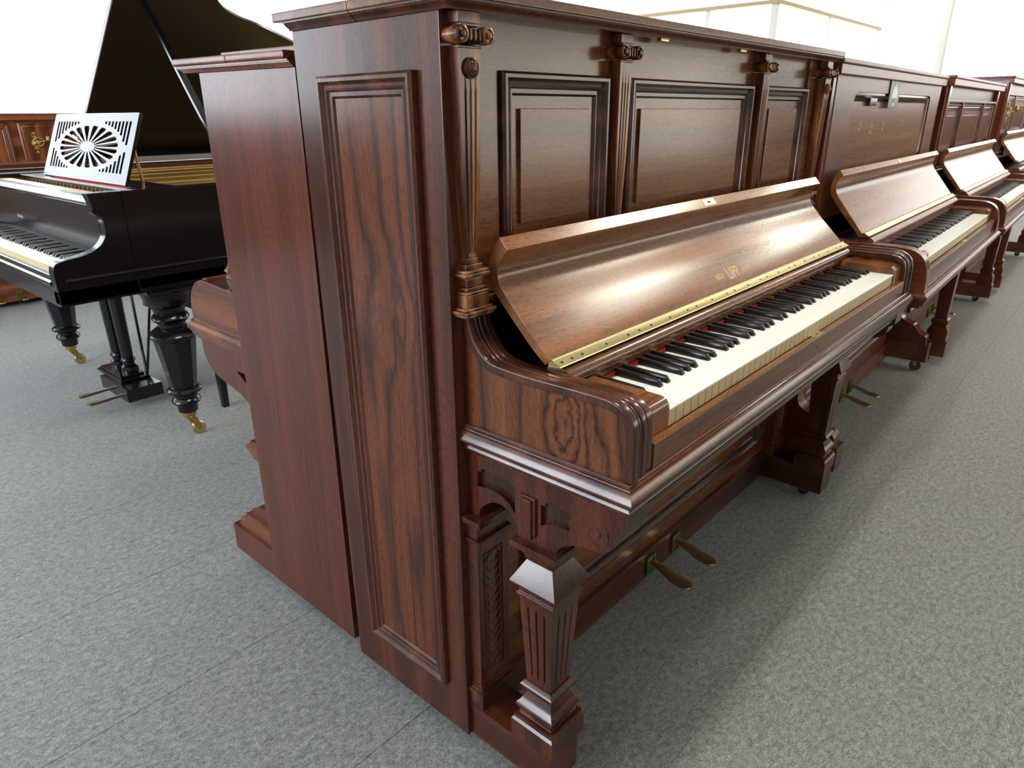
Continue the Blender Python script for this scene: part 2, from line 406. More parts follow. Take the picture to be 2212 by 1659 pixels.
def ceiling_light(x, y, lx, ly, lab, mat='tube'):
    t = thing('ceiling_light', lab, 'ceiling light', (x, y, RH), 0, 'fluorescent ceiling lights')
    obj('housing', MB().frame((-lx/2, lx/2, -ly/2, ly/2), [(0, 0), (.03, 0), (.03, .05), (0, .05)], 'z', -.001), 'frame', t, .003)
    obj('diffuser', box(-lx/2+.03, lx/2-.03, -ly/2+.03, ly/2-.03, -.04, -.03), mat, t)
for i, x in enumerate((.35, 3.45, 6.55)):
    ceiling_light(x, (-.30, -.70, -.74)[i], 1.25, .26, ('nearest', 'middle', 'farthest')[i]+' fluorescent ceiling light above the right-hand aisle')
    ceiling_light(x, 3.0, 1.25, .22, ('nearest', 'middle', 'farthest')[i]+' fluorescent ceiling light above the grand piano side', 'tube_dim')

# ------------------------------------------------------------------ shared piano parts
NAT = .02356
def key_meshes():
    w = MB().box(.0006, NAT-.0006, 0, .145, -.0035, 0); w.box(.0010, NAT-.0010, .0015, .145, -.030, -.0036)
    me = w.mesh('white_key', 'ivory', .0005, 1); me.materials.append(M['ivory_front'])
    for p in me.polygons:
        if p.center.z < -.0036: p.material_index = 1
    b = MB().loft([[(-.0056, .002, -.004), (.0056, .002, -.004), (.0056, .092, -.004), (-.0056, .092, -.004)],
                   [(-.0055, .001, .002), (.0055, .001, .002), (.0055, .092, .002), (-.0055, .092, .002)],
                   [(-.0045, .0075, .0105), (.0045, .0075, .0105), (.0045, .092, .0120), (-.0045, .092, .0120)]]).mesh('black_key', 'ebony', .0012, 2)
    return me, b
KW, KB = key_meshes()
def keyboard(parent, x0, yf, zt, n=50, loc=(0, 0, 0), rz=0.):
    kb = obj('keyboard', box(x0-.002, x0+n*NAT+.002, yf+.012, yf+.16, zt-.040, zt-.025), 'back', parent)
    kb.location = loc; kb.rotation_euler = (0, 0, rz)
    for i in range(n):
        inst('white_key', KW, kb, (x0+i*NAT, yf, zt))
        if i % 7 in (0, 2, 3, 5, 6) and i < n-1:
            inst('black_key', KB, kb, (x0+(i+1)*NAT, yf+.053, zt))
    return kb
def pedal_mesh():
    m = MB(); secs = []
    for y, z, w, h in [(a*1.0 if a > 0 else a*1.12, b, c*1.25, d*1.2) for a, b, c, d in ((.03, .058, .010, .005), (-.01, .060, .011, .005), (-.035, .056, .013, .0045), (-.062, .045, .017, .004), (-.088, .040, .018, .004), (-.102, .040, .013, .0035), (-.108, .040, .005, .003))]:
        secs.append([(w*math.cos(a*math.pi/6), y, z+h*math.sin(a*math.pi/6)) for a in range(12)])
    return m.loft(secs).mesh('pedal', 'brass')
PEDAL = pedal_mesh()
def pedals(parent, xs, y, z, felt='felt_green'):
    for x in xs:
        p = inst('pedal', PEDAL, parent, (x, y, z))
        obj('pedal_felt', MB().frame((-.020, .020, .028, .082), [(0, 0), (.006, 0), (.006, .004), (0, .004)], 'y', .0, -1), felt, p)
        obj('felt_lining', box(-.019, .019, .0, .001, .029, .081), 'felt_red', p)
def caster(parent, x, y, zt, r=.018, mat='black'):
    c = obj('caster', MB().lathe([(r, -.007), (r, .007)], (y, r), 16, 'x').xform(lambda p: p+Vector((x, 0, 0))), mat, parent, .002)
    obj('caster_fork', MB().box(x-.012, x+.012, y-.006, y+.012, r, zt+.004), 'brass_old', c)
    return c
def lettering(parent, text, mat, size, origin, xdir, ydir, thick=.0004, name='lettering', sx=1.):
    cu = bpy.data.curves.new('txt', 'FONT'); cu.body = text; cu.size = size; cu.extrude = thick; cu.resolution_u = 2
    o = bpy.data.objects.new('txt', cu); COL.objects.link(o)
    dg = bpy.context.evaluated_depsgraph_get(); me = bpy.data.meshes.new_from_object(o.evaluated_get(dg))
    bpy.data.objects.remove(o); bpy.data.curves.remove(cu)
    X = Vector(xdir).normalized(); Y = Vector(ydir).normalized(); Z = X.cross(Y)
    me.transform(Matrix.Diagonal((sx, 1, 1, 1))); me.transform(Matrix((X, Y, Z)).transposed().to_4x4()); me.transform(Matrix.Translation(origin))
    me.name = name; me.materials.clear(); me.materials.append(M[mat])
    return obj(name, me, mat, parent)

FRAME_P = [(0, 0), (0, .010), (.004, .014), (.009, .014), (.0115, .011), (.014, .0075), (.0185, .0095), (.0215, .0085), (.024, .0045), (.030, .0045), (.0335, .001), (.0335, 0)]

# ------------------------------------------------------------------ the large rosewood upright
def lipp():
    P = thing('upright_piano', 'large rosewood upright piano in front with fluted pilasters and open keyboard', 'piano', (0, 0, 0))
    W, xc, D = 1.4768, .7384, .347
    def both(name, mb, mat, bev=0., seg=2, parent=P, **k):
        return obj(name, mb, mat, parent, bev, seg, **k), obj(name, mb.mirror(xc), mat, parent, bev, seg, **k)
    # case
    sides = both('side_panel', box(0, .030, 0, D, .035, 1.303), 'rose_z', .0012)
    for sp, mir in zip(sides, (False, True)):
        a = MB().frame((.0492, .2784, .1372, 1.2332), FRAME_P, 'x', 0.0002); b = box(-.0006, .001, .0492+.03, .2784-.03, .1372+.03, 1.2332-.03)
        if mir: a, b = a.mirror(xc), b.mirror(xc)
        obj('panel_moulding', a, 'rose_dark_z', sp); obj('veneer_panel', b, 'rose_fig', sp, label='figured rosewood veneer inside the moulding')
    obj('back_frame', box(.030, W-.030, .30, D-.005, .05, 1.30), 'back', P)
    # lid
    lp = lambda y0, y1: box(-.0195, W+.0195, y0, y1, 1.315, 1.3285)
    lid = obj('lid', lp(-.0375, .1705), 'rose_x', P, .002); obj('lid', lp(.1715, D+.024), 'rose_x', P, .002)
    cove = [(0, 1.3025), (.004, 1.3025), (.0055, 1.3050), (.009, 1.3075), (.013, 1.3105), (.0135, 1.3125), (.0165, 1.3125), (.0165, 1.3150), (0, 1.3150)]
    obj('lid_moulding', MB().sweep(cove, [(0, .1700), (0, -.018), (W, -.018), (W, .1700)][::-1]), 'rose_dark', lid)
    obj('lid_moulding', MB().sweep(cove, [(0, D), (0, .1720)][::-1]), 'rose_dark', lid)
    obj('lid_moulding', MB().sweep(cove, [(W, .1720), (W, D)][::-1]), 'rose_dark', lid)
    obj('lid_filler', box(.0, W, -.018, D, 1.303, 1.315), 'rose_dark', lid)
    for x in (.545, .885): obj('lid_catch', box(x, x+.028, -.013, -.004, 1.2990, 1.3030), 'brass', P)
    # upper front
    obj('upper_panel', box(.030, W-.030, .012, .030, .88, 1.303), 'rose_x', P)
    for (a, b) in ((.1223, .4025), (xc-.2666, xc+.2666), (W-.4025, W-.1223)):
        obj('panel_moulding', MB().frame((a, b, .955, 1.2350), [(i, h*1.15) for i, h in FRAME_P], 'y', .0125), 'rose_dark', P)
        obj('raised_panel', box(a+.048, b-.048, .0065, .013, 1.008, 1.183), 'rose_x', P, .0012)
    obj('upper_rail', box(.030, W-.030, .004, .016, .885, .912), 'rose_dark', P, .002)
    obj('upper_rail_bead', MB().prism([(.004, .899), (-.006, .899), (-.009, .903), (-.006, .907), (.004, .907)], 'x', .06, W-.06), 'rose_gold', P)
    # pilasters
    def pilaster(c, w, d, end):
        m = MB()
        secs = []
        for z, hw, dd, g in ((1.259, w*.98, d, 0), (1.225 if not end else 1.208, w*.93, d*.97, 0), (1.220 if not end else 1.203, w*.92, d*.96, 1), (1.10, w*.84, d*.82, 1), (.985, w*.52, d*.66, 1), (.980, w*.5, d*.66, 0), (.974, w*.5, d*.66, 0)):
            secs.append([(c+x, y+.012, z) for x, y in fluted(hw, dd+.012, 3, .0042*hw/w+.0006, .0026*g)])
        p = obj('pilaster', m.loft(secs), 'rose_gold', P)
        obj('capital_block', box(c-w*.98, c+w*.98, -d, .012, 1.288, 1.3025), 'rose_gold', p, .0012)
        obj('capital_fillet', box(c-w*.85, c+w*.85, -d-.002, .012, 1.2840, 1.289), 'rose_gold', p, .0012)
        obj('capital_neck', box(c-w*1.05, c+w*1.05, -d-.001, .012, 1.2575, 1.2615), 'rose_gold', p, .0012)
        r = .0112
        for sg in (-1, 1):
            cx = c+sg*w*1.15
            v = MB().lathe([(r*.86, .012), (r*.86, -d+.006), (r*1.0, -d+.002), (r, -d-.012), (r*.75, -d-.013), (r*.72, -d-.010), (r*.42, -d-.010), (r*.40, -d-.0145), (r*.1, -d-.0155)], (cx, 1.2735), 20, 'y')
            obj('volute', v, 'rose_gold', p)
        pts = [(c-w*1.15, 1.2835), (c-w*.6, 1.2795), (c, 1.2785), (c+w*.6, 1.2795), (c+w*1.15, 1.2835), (c+w*1.1, 1.264), (c+w*.5, 1.2675), (c, 1.2685), (c-w*.5, 1.2675), (c-w*1.1, 1.264)]
        obj('saddle', MB().prism(pts, 'y', .012, -d-.009), 'rose_dark', p, .001)
        for k in (-.4, 0, .4): obj('saddle_band', box(c+k*w-.0016, c+k*w+.0016, -d-.0115, -d-.006, 1.2665, 1.2805), 'rose_gold', p, .0008)
        if end:
            rz = MB().lathe([(.0135, -d+.002), (.0135, -d-.0035), (.0115, -d-.0045), (.0105, -d-.003), (.0085, -d-.0065), (.005, -d-.0085), (.0015, -d-.009)], (c, 1.2335), 24, 'y')
            for k in range(6):
                a = k*math.pi/3; rz.tube([(c+.003*math.cos(a), -d-.0085, 1.2335+.003*math.sin(a)), (c+.010*math.cos(a), -d-.0055, 1.2335+.010*math.sin(a))], .0011, 6)
            obj('rosette', rz, 'rose_gold', p)
        b = MB(); bw, bd = w*1.02, d*.95
        for z0, z1, kw, kd in ((.966, .974, .60, .75), (.958, .966, .82, .9), (.9535, .958, 1.14, 1.25), (.948, .9535, 1.2, 1.3), (.945, .948, .95, 1.05), (.932, .945, .82, .95), (.926, .932, .95, 1.05), (.9215, .926, 1.12, 1.22), (.901, .9215, 1.12, 1.22), (.897, .901, 1.3, 1.4), (.8915, .897, 1.5, 1.65), (.887, .8915, 1.35, 1.5)):
            b.box(c-bw*kw, c+bw*kw, -bd*kd, .012, z0, z1)
        obj('pilaster_base', b, 'rose_gold', p, .0014)
    for c in (.0365, W-.0365): pilaster(c, .0215, .020, True)
    for c in (.4340, W-.4340): pilaster(c, .0195, .012, False)
    obj('stile_strip', box(.0585, .118, .006, .013, .912, 1.303), 'rose_x', P); obj('stile_strip', box(W-.118, W-.0585, .006, .013, .912, 1.303), 'rose_x', P)
    # fallboard
    inner = [(-.035, 1.003), (-.051, .985), (-.0455, .9795), (-.037, .9690), (-.0305, .955), (-.0300, .941), (-.0370, .9268), (-.048, .914), (-.070, .890), (-.093, .868), (-.117, .845), (-.1335, .828)]
    outer = [(-.1255, .819), (-.110, .831), (-.092, .8465), (-.070, .868), (-.047, .891), (-.027, .912), (-.0145, .932), (-.0105, .952), (-.0175, .978), (-.0305, .997)]
    fb = obj('fallboard', MB().prism([inner[0], inner[1]]+smooth_curve(inner[2:], 4)+smooth_curve(outer, 3), 'x', .0731, W-.0731), 'fall', P, .0012, ang=50)
    u = Vector((-.016, -.018)).normalized()
    n2 = Vector((-.018, .016)).normalized()
    lk = lambda t, h: (-.035+u.x*t-.0*h+(-u.y)*0+(-.7474)*h*0+n2.x*h, 1.003+u.y*t+n2.y*h)
    obj('lock_plate', MB().prism([lk(.004, .0006), lk(.004, -.001), lk(.019, -.001), lk(.019, .0006)], 'x', xc-.026, xc+.026), 'brass', fb)
    obj('lock_hole', MB().prism([lk(.009, .0009), lk(.009, 0), lk(.014, 0), lk(.014, .0009)], 'x', xc-.008, xc+.004), 'hole', fb)
    # gilt name on the fallboard
    f0, f1 = Vector((0, -.1335, .828)), Vector((0, -.048, .914)); fd = (f1-f0).normalized(); nn = Vector((1, 0, 0)).cross(fd)
    def txt(s, size, x, up, sx): return lettering(fb, s, 'gilt', size, Vector((x, 0, 0))+f0+fd*up+nn*-.0001, (1, 0, 0), fd, .0005, sx=sx)
    txt('RICH', .0190, xc-.077, .024, .80); txt('D', .0095, xc-.0345, .031, .8)
    txt('LIPP', .0400, xc-.026, .017, .80)
    txt('& SOHN', .0150, xc+.049, .026, .80)
    # brass hinge
    hg = obj('brass_hinge', MB().prism([(-.1310, .8262), (-.1385, .8292), (-.1400, .8280), (-.1535, .8222), (-.1540, .8205), (-.131, .8180)], 'x', .0740, W-.0740), 'brass', fb)
    obj('hinge_pin', MB().tube([(.074, -.1375, .8292), (W-.074, -.1375, .8292)], .0023, 8), 'brass', hg)
    sx = [.086, .098, .111, .149, .192, .234, .247, .259]
    scr = MB().lathe([(.0024, 0), (.0024, .0006)], (0, 0), 10).mesh('screw', 'hole')
    xs = [.087, .112, .139, .205, .27, .305, .345]; k = .345
    while k < W-.12: k += .066 if len(xs) % 3 else .036; xs.append(k)
    for x in xs: inst('screw', scr, hg, (x, -.1470, .8252), (R(23.6), 0, 0))
    # roll and name rail behind the keys
    obj('key_rail', MB().prism(smooth_curve([(-.120, .812), (-.140, .8165), (-.155, .8150), (-.1645, .8075), (-.1655, .799), (-.160, .794)], 4)+[(-.157, .7935), (-.157, .778), (-.12, .778)], 'x', .085, W-.085), 'rose_x', P)
    obj('rail_bead', MB().tube([(.085, -.1580, .7915), (W-.085, -.1580, .7915)], .0014, 6), 'slip', P)
    obj('felt_strip', box(.149, W-.149, -.1600, -.145, .7715, .7780), 'felt_red', P)
    obj('key_well', box(.085, W-.085, -.156, .012, .70, .79), 'rose_dark', P)
    # keyboard
    keyboard(P, xc-25*NAT, -.299, .7703)
    blk = MB().prism([(-.157, .700), (-.157, .791), (-.285, .7895), (-.2935, .7865), (-.2985, .780), (-.3000, .770), (-.3000, .700)], 'x', .085, xc-25*NAT-.0015)
    both('key_block', blk, 'slip', .0015)
    ks = obj('key_slip', MB().prism([(-.300, .700), (-.300, .7415), (-.3015, .7425), (-.3125, .7425), (-.314, .741), (-.314, .700)], 'x', .085, W-.085), 'slip', P)
    obj('lock_plate', box(xc-.010, xc+.040, -.3125, -.2965, .7422, .7431), 'brass', ks); obj('lock_hole', box(xc+.010, xc+.018, -.306, -.302, .7429, .7433), 'hole', ks)
    obj('keyhole', box(xc-.003, xc-.0015, -.3143, -.312, .716, .724), 'hole', ks)
    # arms with reeded upper edge
    crv = smooth_curve([(-.004, .905), (-.010, .879), (-.015, .862), (-.025, .845), (-.046, .825), (-.071, .8185), (-.129, .8165), (-.200, .8180), (-.255, .8185), (-.280, .8165), (-.299, .808), (-.311, .796), (-.3165, .780), (-.318, .758), (-.319, .702)], 4)
    body = MB().prism(offset(crv, .010)+[(0, .70), (0, .90)], 'x', .0255, .083)
    arms = both('arm', body, 'rose_burl', .0006)
    for k, (a, b, off) in enumerate(((.0245, .0405, 0.), (.0425, .0500, .0030), (.0520, .0650, .0035), (.0668, .0850, .0065))):
        o1 = offset(crv, off); o2 = offset(crv, off+.016)
        rd = MB().prism(o1+o2[::-1], 'x', a, b)
        for ar, q in zip(arms, (rd, rd.mirror(xc))): obj('arm_reed', q, 'rose_dark_z', ar, .0035 if k in (0, 3) else .003, 3, ang=60)
    # key bed and its moulding
    obj('key_bed', box(.030, W-.030, -.3105, .012, .652, .702), 'rose_dark', P)
    mold = [(0, .703), (.004, .7035), (.0055, .7015), (.0055, .699), (.0080, .698), (.0085, .6965), (.0080, .6952), (.0105, .6945), (.0122, .6925), (.0150, .6870), (.0172, .6820), (.0182, .6795), (.0180, .6778), (.0140, .6760), (.0105, .6735), (.0085, .669), (.0095, .666), (.0105, .664), (.0095, .661), (.0065, .660), (.005, .656), (0, .655)]
    obj('key_bed_moulding', MB().sweep(mold, [(.025, .003), (.025, -.3115), (W-.025, -.3115), (W-.025, .003)][::-1]), 'rose_dark', P)
    obj('key_bed_apron', box(.085, W-.085, -.305, -.285, .628, .656), 'rose_x', P, .002); obj('apron_bead', MB().tube([(.085, -.306, .642), (W-.085, -.306, .642)], .006, 8), 'rose_dark', P)
    # carved brackets under the arms
    bo = [(0, .656), (0, .5335), (-.0225, .5335)]+arc(-.066, .5335, .0435, 0, 180, 16)[0:0]
    arch1 = smooth_curve([(-.0225, .5335), (-.0245, .545), (-.030, .5545), (-.044, .5675), (-.060, .5755), (-.078, .5755), (-.094, .569), (-.1055, .556), (-.1085, .545), (-.110, .5335)], 3)
    arch2 = smooth_curve([(-.1895, .5335), (-.1925, .541), (-.200, .5500), (-.218, .562), (-.236, .5655)], 3)
    tip = smooth_curve([(-.246, .5700), (-.262, .5715), (-.278, .5765), (-.290, .586), (-.2955, .5980), (-.2965, .610)], 3)
    outl = [(0, .656), (0, .5335)]+arch1+[(-.1105, .5335), (-.189, .5335)]+arch2+[(-.236, .5700)]+tip+[(-.3115, .6205), (-.3125, .656)]
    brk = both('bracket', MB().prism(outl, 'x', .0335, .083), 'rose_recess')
    h1 = [(-.022, .5945), (-.022, .6215), (-.0305, .6215), (-.0305, .6285), (-.095, .6285), (-.095, .6205), (-.1045, .6205), (-.1045, .577)]+smooth_curve([(-.1025, .5725), (-.093, .585), (-.078, .5925), (-.060, .596), (-.040, .5955), (-.0225, .592)], 3)
    h2 = [(-.158, .5720), (-.158, .6105), (-.1675, .6105), (-.1675, .6175), (-.214, .6175), (-.214, .608), (-.2085, .602), (-.2145, .5905), (-.214, .5855), (-.206, .5875), (-.203, .585), (-.188, .5855), (-.172, .5795)]
    plate = MB().plate(outl, [h1, h2], 'x', .025, .0340)
    for b, q in zip(brk, (plate, plate.mirror(xc))):
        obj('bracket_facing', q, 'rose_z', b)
    tab = MB().box(.0200, .0300, -.1505, -.1175, .548, .6180).box(.0165, .0300, -.1445, -.1215, .543, .613)
    for b, q in zip(brk, (tab, tab.mirror(xc))): obj('bracket_tab', q, 'rose_z', b, .0018)
    sp = [(.0248, -.2640+.0225*(1-t)*math.cos(t*11.0+2.2)+.004*t, .6010+.0225*(1-t)*math.sin(t*11.0+2.2)) for t in [i/40*.78 for i in range(41)]]
    spi = MB().tube(sp, .0016, 6)
    for b, q in zip(brk, (spi, spi.mirror(xc))): obj('scroll', q, 'rose_dark', b)
    # free-standing legs
    lx, ly = .0555, -.1535
    def leg(cx):
        f = MB()
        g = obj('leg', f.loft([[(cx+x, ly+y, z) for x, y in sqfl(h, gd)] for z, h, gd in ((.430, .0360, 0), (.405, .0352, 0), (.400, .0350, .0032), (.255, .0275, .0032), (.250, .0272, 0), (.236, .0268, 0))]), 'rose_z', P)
        obj('leg_cap', MB().square([(.0470, .5335), (.0470, .5225), (.0440, .5195), (.0330, .5185), (.0325, .508), (.0290, .500), (.0270, .4940), (.0480, .4550), (.0480, .4515), (.0420, .4475), (.0365, .444), (.0365, .433), (.0400, .4305), (.0400, .4245), (.0360, .4215)][::-1], (cx, ly)), 'rose_z', g, .0008)
        obj('leg_base', MB().square([(.0270, .2400), (.0300, .2380), (.0355, .2320), (.0365, .2290), (.0345, .2240), (.0270, .2170), (.0260, .2130), (.0310, .2030), (.0350, .1955), (.0400, .1900), (.0420, .1850), (.0400, .1780), (.0365, .1770), (.0365, .1650), (.0440, .1620), (.0440, .1560), (.0475, .1510), (.0475, .1128)], (cx, ly)), 'rose_z', g, .0008)
    def sqfl(h, gd, n=3, gw=.0048):
        pts = []
        for dx, dy, tx, ty in ((-1, -1, 1, 0), (1, -1, 0, 1), (1, 1, -1, 0), (-1, 1, 0, -1)):
            x, y = dx*h, dy*h; pts.append((x, y)); L = 2*h; nx, ny = -ty, tx
            for i in range(n):
                c = L*(i+1)/(n+1)
                for o, dp in ((-gw/2, 0), (-gw/4, gd), (gw/4, gd), (gw/2, 0)):
                    pts.append((x+tx*(c+o)+nx*dp, y+ty*(c+o)+ny*dp))
        return pts
    leg(lx); leg(W-lx)
    # feet
    toes = both('toe_block', MB().box(.0095, .0890, -.1970, .003, .035, .1095).box(.0072, .0908, -.1991, .003, .1085, .1128), 'rose_y', .0012)
    # lower pilasters with carved drop
    for xm in (False, True):
        a = MB().box(.015, .092, -.026, .012, .1128, .5230); c = MB().box(.005, .10, -.042, .012, .5225, .5334)
        c2 = MB().box(.0103, .0965, -.0335, .0119, .4860, .4905).box(.0125, .0943, -.030, .0118, .4812, .4858)
        bb = MB().box(.009, .098, -.0335, .012, .1128, .148).box(.0055, .1015, -.037, .012, .148, .1545).box(.0095, .0975, -.0325, .012, .1545, .1615).box(.0125, .0945, -.0295, .012, .1615, .166)
        carve = MB().frame((.030, .078, .19, .455), [(0, 0), (0, .002), (.002, .002), (.002, 0)], 'y', -.026)
        for i in range(13):
            z = .205+i*.0185
            for sg in (-1, 1): carve.tube([(.054+sg*.003, -.0265, z), (.054+sg*.013, -.0285, z+.008), (.054+sg*.016, -.0265, z+.018)], [.001, .003, .0008], 6)
        carve.tube(arc3(.054, .435, .017), .0015, 6)
        if xm: a, c, c2, bb, carve = [q.mirror(xc) for q in (a, c, c2, bb, carve)]
        lpil = obj('lower_pilaster', a, 'rose_dark_z', P, .001)
        obj('pilaster_cap', c, 'rose_z', lpil, .0015); obj('pilaster_band', c2, 'rose_z', lpil, .0012); obj('pilaster_base', bb, 'rose_dark', lpil, .0015); obj('carved_drop', carve, 'rose_dark_z', lpil)
    # lower front
    obj('lower_panel', box(.030, W-.030, .004, .018, .12, .652), 'rose_x', P)
    obj('panel_moulding', MB().frame((.165, W-.165, .185, .585), FRAME_P, 'y', .0045), 'rose_dark', P)
    obj('bottom_rail', MB().box(.030, W-.030, -.002, .020, .035, .120).box(.09, W-.09, -.010, .015, .120, .130), 'rose_dark', P, .002)
    for x in (.0510, W-.0510): caster(P, x, -.135, .035)
    for x in (.0510, W-.0510): caster(P, x, .30, .05)
    pedals(P, (.672, .803), -.004, .018)
def arc3(cx, cz, r): return [(cx+r*math.cos(R(a)), -.0275, cz+r*math.sin(R(a))) for a in range(0, 181, 15)]
lipp()

# ------------------------------------------------------------------ the other uprights
def upright(label, loc, rz, W, D, H, wz, wx, wy, front, base='leg', arm=None, arm_z=.80, keys=True, split=False, lid_ov=.0, lid_front=.03, fall=True, lidmat=None, name='upright_piano', pedal=True, fz=0., tilt=0., lid_back=0.):
    P = thing(name, label, 'piano', loc, rz); xc = W/2; P.rotation_euler = (tilt, 0, rz)
    def both(nm, mb, mat, bev=0., seg=2):
        return obj(nm, mb, mat, P, bev, seg), obj(nm, mb.mirror(xc), mat, P, bev, seg)
    lm = lidmat or wx
    both('side_panel', box(0, .030, 0, D, .035, H-.026), wz, .0015)
    obj('back_frame', box(.030, W-.030, D-.05, D-.005, .05, H-.03), 'back', P)
    lid = obj('lid', box(-lid_ov, W+lid_ov, -lid_front, D*.42, H-.014, H), lm, P, .0035)
    obj('lid', box(-lid_ov, W+lid_ov, D*.42+.001, D+.001-lid_back, H-.014, H), lm, P, .0035)
    if lid_ov:
        cv = [(0, H-.026), (.003, H-.026), (.005, H-.023), (.010, H-.019), (.010, H-.017), (.013, H-.017), (.013, H-.014), (0, H-.014)]
        obj('lid_moulding', MB().sweep(cv, [(0, D), (0, -lid_front+.018), (W, -lid_front+.018), (W, D)][::-1]), lm, lid)
        for a, b, ov in ((.05, .10, .014),): obj('lid_frame', box(a-ov, W-a+ov, .03, D-.01, H, H+.011), lm, lid, .002)
    else:
        obj('lid_edge', box(0, W, -lid_front+.004, .004, H-.042, H-.014), lm, lid, .003)
    obj('lid_filler', box(0, W, 0, D, H-.026, H-.014), lm, lid)
    obj('upper_panel', box(.030, W-.030, .014, .030, .86, H-.026), wx, P)
    front(P, W, H)
    if fall:
        dz = fz
        inner = [(-.040, 1.012), (-.052, .996), (-.046, .990), (-.039, .979), (-.036, .962), (-.040, .946), (-.050, .931), (-.085, .888), (-.130, .833)]
        outer = [(-.122, .824), (-.075, .875), (-.038, .920), (-.024, .942), (-.020, .965), (-.026, .992), (-.034, 1.006)]
        prof = [inner[0], inner[1]]+smooth_curve(inner[2:], 3)+smooth_curve(outer, 3)
        fb = obj('fallboard', MB().prism([(y, z+dz) for y, z in prof], 'x', .055, W-.055), 'fall' if wx != 'walnut_x' else wx, P, .0015, ang=50)
        obj('lock_plate', MB().prism([(-.0445, 1.0075+dz), (-.0425, 1.0065+dz), (-.050, .9968+dz), (-.052, .9978+dz)], 'x', xc-.022, xc+.022), 'brass', fb)
        obj('brass_hinge', MB().prism([(-.1305, .8335+dz), (-.136, .8345+dz), (-.150, .826+dz), (-.130, .822+dz)], 'x', .06, W-.06), 'brass', fb)
    nk = 50; x0 = xc-25*NAT
    if nk:
        obj('key_rail', MB().prism(smooth_curve([(-.118, .818), (-.138, .822), (-.152, .820), (-.163, .811), (-.164, .802), (-.158, .797)], 3)+[(-.157, .79), (-.157, .772), (-.118, .772)], 'x', .07, W-.07), wx, P)
        obj('felt_strip', box(x0, W-x0, -.160, -.145, .768, .774), 'felt_red', P)
        obj('key_well', box(.07, W-.07, -.156, .012, .69, .786), wx, P)
        keyboard(P, x0, -.299, .766)
        both('key_block', MB().prism([(-.157, .69), (-.157, .786), (-.290, .785), (-.298, .778), (-.299, .69)], 'x', .068, x0-.0015), wx, .0015)
        ks = obj('key_slip', box(.068, W-.068, -.316, -.300, .69, .737), wx, P, .003)
        obj('lock_plate', box(xc-.03, xc+.03, -.3145, -.302, .7365, .7378), 'brass', ks)
    a = arm or [(0, .88), (-.012, .85), (-.03, .828), (-.06, .815), (-.12, .812), (-.22, .812), (-.275, .808), (-.308, .790), (-.324, .760), (-.330, .725), (-.331, .66)]
    crv = smooth_curve(a, 4)
    ar = both('arm', MB().prism(offset(crv, .002)+[(0, a[-1][1])], 'x', .020, .068), wy, .004, 3)
    yb = a[-1][0]
    mold = [(0, .690), (.005, .690), (.006, .684), (.009, .682), (.0145, .678), (.015, .674), (.0145, .669), (.008, .660), (.006, .652), (.004, .648), (0, .648)]
    obj('key_bed_moulding', MB().sweep(mold, [(.020, .003), (.020, yb+.004), (W-.020, yb+.004), (W-.020, .003)][::-1]), wx, P)
    obj('key_bed', box(.021, W-.021, yb+.006, .012, .640, .692), wx, P, .002)
    if base == 'leg':
        def leg(cx):
            g = obj('leg', MB().square([(.033, .52), (.026, .22)][::-1], (cx, -.165)), wz, P, .002)
            obj('leg_cap', MB().square([(.045, .64), (.045, .60), (.036, .585), (.036, .56), (.042, .55), (.042, .535), (.033, .52)][::-1], (cx, -.165)), wz, g, .0015)
            obj('leg_base', MB().square([(.026, .23), (.036, .222), (.036, .206), (.030, .198), (.040, .178), (.044, .170), (.044, .125)][::-1], (cx, -.165)), wz, g, .0015)
        leg(.065); leg(W-.065)
        both('toe_block', box(.018, .112, -.215, .003, .040, .125), wx, .003)
    elif base == 'ogee':
        og = smooth_curve([(-.028, .300), (-.030, .277), (-.040, .257), (-.066, .240), (-.097, .228), (-.115, .210), (-.132, .192), (-.152, .183), (-.162, .172)], 3)
        both('console_leg', MB().prism([(.003, .648), (.003, .13), (-.162, .13)]+og[::-1]+[(-.028, .55), (-.045, .58), (-.07, .605), (-.10, .62), (-.19, .63), (-.215, .648)], 'x', .022, .085), wz, .002)
        both('toe_block', MB().box(.018, .090, -.178, .003, .055, .142), wx, .002)
    elif base == 'console':
        pts = [(.003, .648), (.003, .14), (-.125, .14), (-.125, .175), (-.110, .192), (-.085, .205), (-.045, .215)]+smooth_curve([(-.038, .225), (-.033, .245), (-.033, .30), (-.030, .375)], 2)+[(-.030, .410)]+smooth_curve([(-.030, .42), (-.026, .47), (-.030, .501), (-.050, .524), (-.095, .538), (-.140, .546), (-.190, .555), (-.225, .575), (-.243, .602), (-.246, .648)], 3)
        hole = [(-.004, .597), (-.082, .595), (-.046, .574), (-.010, .556)]
        both('console_leg', MB().plate(pts, [hole], 'x', .020, .075), wz)
        both('console_moulding', MB().prism([(.003, .418), (-.050, .418), (-.058, .408), (-.080, .396), (-.080, .388), (-.050, .375), (-.045, .368), (.003, .366)], 'x', .012, .084), wy, .0015)
        both('toe_moulding', MB().prism([(.003, .172), (-.135, .172), (-.140, .163), (-.158, .153), (-.168, .146), (-.174, .132), (-.182, .124), (-.182, .115), (.003, .115)], 'x', .010, .084), wy, .001)
        both('toe_block', box(.0, .084, -.203, .003, .035, .116), wz, .002)
    wm = 'rubber' if base == 'ogee' else 'black'
    for x in (.055, W-.055):
        caster(P, x, -.135, .056 if base == 'ogee' else .040, .026 if base == 'ogee' else .019, wm); caster(P, x, D-.06, .05)
    obj('lower_panel', box(.030, W-.030, .004, .018, .12, .645), wx, P)
    obj('panel_moulding', MB().frame((.165, W-.165, .20, .585), FRAME_P, 'y', .0045), wx, P)
